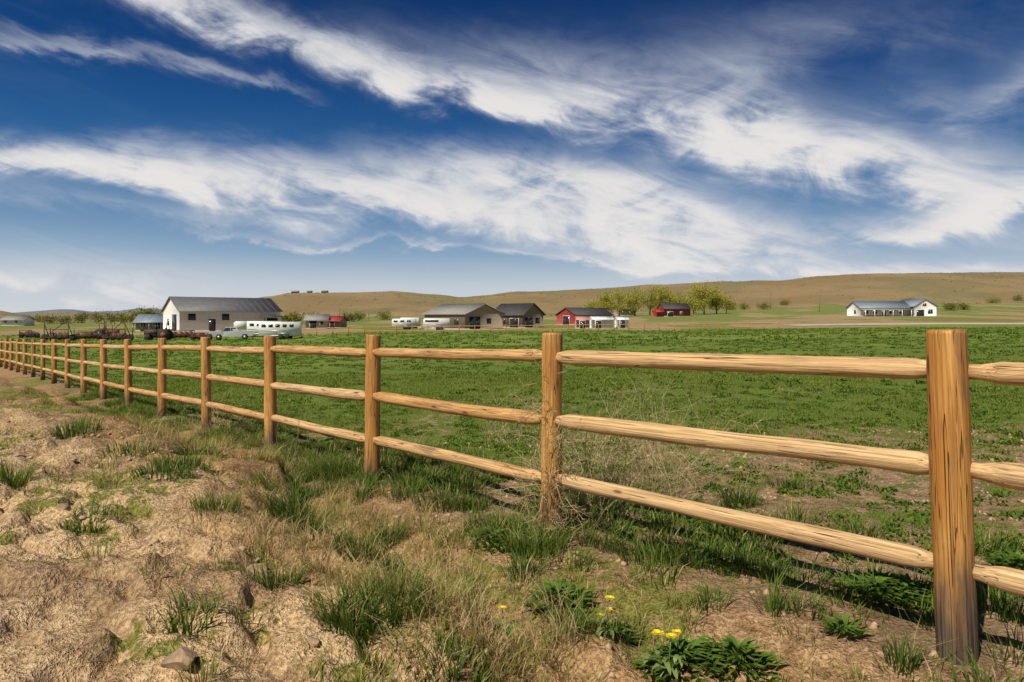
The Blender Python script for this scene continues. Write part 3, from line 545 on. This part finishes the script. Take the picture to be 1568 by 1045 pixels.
# ---------------------------------------------------------------- trees
def treegeo(x,y,h,cr,nl,c1,c2,A,B,leaf=.35,seed=0):
    rs=np.random.default_rng(seed); z=gz1(x,y); base=np.array([x,y,z-.2])
    V,Q,T,_=tube([base,base+[.1,0,h*.25],base+[rs.normal(0,.2),0,h*.55],base+[rs.normal(0,.4),0,h*.85]],np.array([.026,.02,.013,.005])*h,7); A.add(V,Q,T)
    cs=[]
    for i_ in range(17):
        an=rs.random()*6.283; z0=h*rs.uniform(.08,.6); L=cr*rs.uniform(.5,1.); st=base+[0,0,z0]; en=base+[math.cos(an)*L,math.sin(an)*L,min(h*.96,z0+h*rs.uniform(.12,.42))]
        V,Q,T,_=tube([st,(st+en)/2+[0,0,-.03*h],en],np.array([.011,.007,.003])*h,5); A.add(V,Q,T); cs.append(en); cs.append((st+en)/2+[0,0,.06*h])
    cs.append(base+[0,0,h*.95]); cs.append(base+[0,0,h*.75]); cs=np.array(cs); k=rs.integers(0,len(cs),nl); sg=cr*.24*rs.uniform(.6,1.3,len(cs))
    P=cs[k]+rs.normal(0,1,(nl,3))*sg[k][:,None]*[1,1,.9]; P[:,2]=np.maximum(P[:,2],z+h*.05)
    d1=rs.normal(0,1,(nl,3)); d1/=np.linalg.norm(d1,axis=1)[:,None]; d2=np.cross(d1,rs.normal(0,1,(nl,3))); d2/=np.linalg.norm(d2,axis=1)[:,None]; L=leaf*rs.uniform(.5,1.2,(nl,1))
    V=np.stack([P-d1*L*.5,P+d2*L*.35,P+d1*L*.5,P-d2*L*.35],1).reshape(-1,3); cl=rs.random(len(cs))[k]*.7+rs.random(nl)*.3
    c=colmix(c1,c2,cl); B.add(V,np.arange(nl*4).reshape(-1,4),None,Col=np.repeat(c,4,0))
M_bark=simple('tree_bark',(.16,.12,.085),.9,.3,4.)
YT1=(.24,.25,.045);YT2=(.52,.47,.09)
for i_,(px,d,h,cr,nl) in enumerate([(928,300,10.5,4.6,3200),(948,305,11.5,5,3400),(972,308,12.5,5,3400),(995,312,13,4.8,3000),(1078,300,14.,4.6,4400),(1097,306,13.5,4.4,4200),(1062,312,11.5,4.2,2800),(1012,318,12,4.5,2500),(1040,320,11,4.2,2500),(908,306,7.5,4.2,1900),(1020,325,12,4.5,2400),(1112,312,8,3.5,1500)]):
    e=empty('cottonwood_tree'); A=Acc();B=Acc(); treegeo((px-CX)/F*d,d,h,cr,nl,YT1,YT2,A,B,.55,i_+3); A.make('trunk_and_limbs',M_bark,e); B.make('foliage',M_leaf,e)
A=Acc();B=Acc()
for i_,(px,d,h,cr) in enumerate([(205,260,6,3),(222,265,7,3),(238,270,7,3.5),(190,300,5.5,3),(150,330,5.5,3),(120,340,4.5,3),(130,420,6,4),(440,230,4,2.5),(455,260,4.5,3),(478,270,4,3),(1120,420,5,4),(1140,430,4,3.5),(1455,300,3.5,2.5),(1475,310,3,2.5),(535,300,4,3),(550,320,4,3),(590,340,4,4),(60,400,4,4),(40,430,4,4),(1200,500,4,4),(1390,440,4,4),(1520,470,4,4),(1560,500,4,4),(100,300,4,4),(170,280,5,4),(1170,400,4,4),(880,330,4,4),(75,320,4,4)]):
    treegeo((px-CX)/F*d,d,h,cr,800,(.15,.16,.04),(.30,.29,.08),A,B,.6,i_+60)
e=empty('distant_tree_line'); A.make('trunks',M_bark,e); B.make('foliage',M_leaf,e)
B=Acc(); nS=1500; d=np.sqrt(rng.random(nS)*(880**2-430**2)+430**2); u=rng.uniform(-.35,.95,nS); x=d*u; z=gz(x,d); kp=fbm(x/70,d/70,3,5)>.5; x,d,z=x[kp],d[kp],z[kp]
for i_ in range(len(x)):
    r=random.uniform(.4,1.1); nl=8; P=np.array([x[i_],d[i_],z[i_]+r*.3])+rng.normal(0,1,(nl,3))*r*[.7,.7,.25]; a1=rng.normal(0,1,(nl,3));a2=rng.normal(0,1,(nl,3)); V=np.stack([P-a1*r*.22,P+a2*r*.22,P+a1*r*.22,P-a2*r*.22],1).reshape(-1,3); B.add(V,np.arange(nl*4).reshape(-1,4),None,Col=np.tile((.19,.16,.075),(len(V),1)))
B.make('sagebrush',M_leaf)
# ---------------------------------------------------------------- world: sky + cirrus
wd=bpy.data.worlds.new('World'); sc.world=wd; wd.use_nodes=True; t=NT(wd.node_tree); wd.node_tree.nodes.clear()
EL=50.; Lh=np.array([.63,.78]); Lh/=np.linalg.norm(Lh); srot=math.atan2(-Lh[0],-Lh[1])
sky=t.new('ShaderNodeTexSky',sky_type='NISHITA'); sky.sun_disc=False; sky.sun_elevation=math.radians(EL); sky.sun_rotation=srot%(2*math.pi); sky.altitude=1500; sky.ozone_density=2.5; sky.dust_density=.6
gen=t.new('ShaderNodeTexCoord').outputs['Generated']; sp=t.new('ShaderNodeSeparateXYZ'); t.l.new(gen,sp.inputs[0])
az=t.M('ARCTAN2',sp.outputs[0],sp.outputs[1]); el=t.M('ARCSINE',sp.outputs[2])
cb=t.new('ShaderNodeCombineXYZ'); t.l.new(az,cb.inputs[0]); t.l.new(el,cb.inputs[1]); ae=cb.outputs[0]
rot=math.radians(17)
st1=t.noise(t.map(t.map(ae,rot=(0,0,rot)),scale=(2.6,12,1)),1,5,.62,.8)
st2=t.noise(t.map(t.map(ae,loc=(3,1,0),rot=(0,0,rot)),scale=(7,28,1)),1,4,.62,1.0)
puf=t.noise(t.map(ae,loc=(7,2,0),scale=(8,15,1)),1,6,.60,.6)
elw=t.M('ADD',el,t.M('ADD',t.M('MULTIPLY',t.M('SUBTRACT',st1,.5),.06),t.M('MULTIPLY',t.M('SUBTRACT',puf,.5),.09)))
azn=t.M('MULTIPLY_ADD',az,1/1.8,.5,clamp=True)
def band(pl):
    n=t.new('ShaderNodeValToRGB'); t.l.new(azn,n.inputs[0]); R=n.color_ramp; R.interpolation='LINEAR'
    st=[]
    for x,y,w,a in pl:
        q=math.cos(math.atan((x-CX)/F)); st.append((math.atan((x-CX)/F)/1.8+.5,(math.atan((HY-y)*q/F),w*q/F,a,1.)))
    R.elements[0].position=st[0][0]; R.elements[0].color=st[0][1]; R.elements[1].position=st[-1][0]; R.elements[1].color=st[-1][1]
    for p_,c_ in st[1:-1]:
        e_=R.elements.new(p_); e_.color=c_
    sc_=t.new('ShaderNodeSeparateColor'); t.l.new(n.outputs[0],sc_.inputs[0])
    d=t.M('DIVIDE',t.M('SUBTRACT',elw,sc_.outputs[0]),sc_.outputs[1]); return t.M('MULTIPLY',sc_.outputs[2],t.M('EXPONENT',t.M('MULTIPLY',t.M('MULTIPLY',d,d),-1.)))
bands=[
 [(-200,-140,40,.6),(120,-60,35,.7),(300,0,30,.8),(500,78,28,.9),(650,125,28,.95),(800,155,32,1.0),(950,172,34,1.0),(1100,205,60,.95),(1230,225,62,.8),(1330,235,46,.5),(1700,260,40,.3)],
 [(300,40,30,0.),(560,60,35,.2),(800,95,42,.45),(950,110,48,.45),(1150,95,54,.42),(1300,60,50,.2),(1700,20,60,.1)],
 [(-200,225,28,1.),(0,238,26,1.05),(200,242,30,1.1),(300,262,40,1.15),(450,285,46,1.2),(600,303,46,1.2),(800,332,52,1.2),(950,352,54,1.2),(1100,388,46,1.05),(1300,418,28,.75),(1600,430,22,.5)],
 [(450,215,20,0.),(600,238,26,.4),(700,250,28,.65),(850,262,36,.85),(1000,290,42,.95),(1120,335,38,.7),(1250,350,25,.4),(1500,360,20,.2)],
 [(1000,170,30,0.),(1120,200,60,.5),(1230,235,52,.75),(1350,248,48,.75),(1440,275,48,.65),(1568,300,38,.65),(1800,320,38,.7)],
 [(1150,380,20,0.),(1300,360,22,.35),(1430,338,26,.7),(1568,300,28,.75),(1800,230,30,.8)],
 [(200,350,8,.0),(350,363,7,.45),(600,380,7,.65),(800,392,7,.65),(1000,405,9,.3),(1300,420,9,.1)],
 [(-200,418,55,1.05),(0,428,52,1.0),(200,436,42,.85),(400,448,30,.6),(700,450,22,.4),(1100,440,25,.35),(1568,415,30,.55),(1800,410,30,.5)],
 [(-100,40,16,.3),(60,62,16,.5),(200,82,17,.55),(330,108,15,.6),(430,132,9,.45),(520,160,8,.0),(1500,300,8,0.)],
 [(1200,150,34,.0),(1400,150,40,.3),(1480,170,44,.5),(1568,140,50,.6),(1800,80,60,.7)],
 [(-200,270,30,.45),(0,300,30,.5),(200,320,24,.45),(400,345,20,.35),(560,350,18,.1),(1500,400,10,0.)],
 [(900,20,30,0),(1100,30,30,.08),(1300,20,35,.1),(1568,-30,40,.05),(1800,-60,40,.05)]]
S=None
for bnd in bands:
    m=band(bnd); S=m if S is None else t.M('ADD',S,m)
tex=t.M('ADD',t.M('MULTIPLY',st1,.55),t.M('ADD',t.M('MULTIPLY',st2,.5),t.M('MULTIPLY',puf,.95)))
dens=t.M('MULTIPLY',S,t.M('MULTIPLY_ADD',t.M('SUBTRACT',tex,1.0),2.7,1.03))
dens=t.M('ADD',dens,t.mr(st1,.5,.8,0.,.16))
alpha=t.mr(dens,-.05,1.3,0.,.95)
rp=t.new('ShaderNodeValToRGB'); t.l.new(t.M('DIVIDE',el,1.2,clamp=True),rp.inputs[0]); cr_=rp.color_ramp
stops=[(0.,(.64,.68,.69)),(.035,(.54,.60,.65)),(.075,(.25,.38,.53)),(.12,(.10,.23,.42)),(.19,(.018,.11,.30)),(.27,(.001,.052,.20)),(.36,(.0,.030,.135)),(1.,(.004,.03,.09))]
while len(cr_.elements)<len(stops): cr_.elements.new(.5)
for e_,(p_,c_) in zip(cr_.elements,stops): e_.position=p_; e_.color=rgba(c_)
b1=t.new('ShaderNodeBackground'); t.l.new(sky.outputs[0],b1.inputs[0]); b1.inputs[1].default_value=.1
b2=t.new('ShaderNodeBackground'); t.l.new(rp.outputs[0],b2.inputs[0]); b2.inputs[1].default_value=1.
mx=t.new('ShaderNodeMixShader'); mx.inputs[0].default_value=.97; t.l.new(b1.outputs[0],mx.inputs[1]); t.l.new(b2.outputs[0],mx.inputs[2])
b3=t.new('ShaderNodeBackground'); t.l.new(t.mix(t.mr(dens,.4,1.7),(.54,.58,.66,1),(.83,.80,.77,1)),b3.inputs[0])
m2=t.new('ShaderNodeMixShader'); t.l.new(alpha,m2.inputs[0]); t.l.new(mx.outputs[0],m2.inputs[1]); t.l.new(b3.outputs[0],m2.inputs[2])
o=t.new('ShaderNodeOutputWorld'); t.l.new(m2.outputs[0],o.inputs[0])
# ---------------------------------------------------------------- sun + camera
sl=bpy.data.lights.new('sun','SUN'); sl.energy=5.; sl.angle=math.radians(.5); sl.color=(1.,.92,.78); so=bpy.data.objects.new('sun',sl); link(so)
ce_=math.cos(math.radians(EL)); so.rotation_euler=Vector((Lh[0]*ce_,Lh[1]*ce_,-math.sin(math.radians(EL)))).to_track_quat('-Z','Y').to_euler(); so.location=(-20,-10,40)
cam=bpy.data.cameras.new('camera'); cam.lens=24; cam.sensor_width=36; cam.shift_y=-(522.5-HY)/1568; cam.clip_start=.05; cam.clip_end=20000
co=bpy.data.objects.new('camera',cam); co.location=(0,0,CAMZ); co.rotation_euler=(math.radians(90),0,0); link(co); sc.camera=co
sc.view_settings.view_transform='Standard'; sc.view_settings.look='None'; sc.view_settings.exposure=0
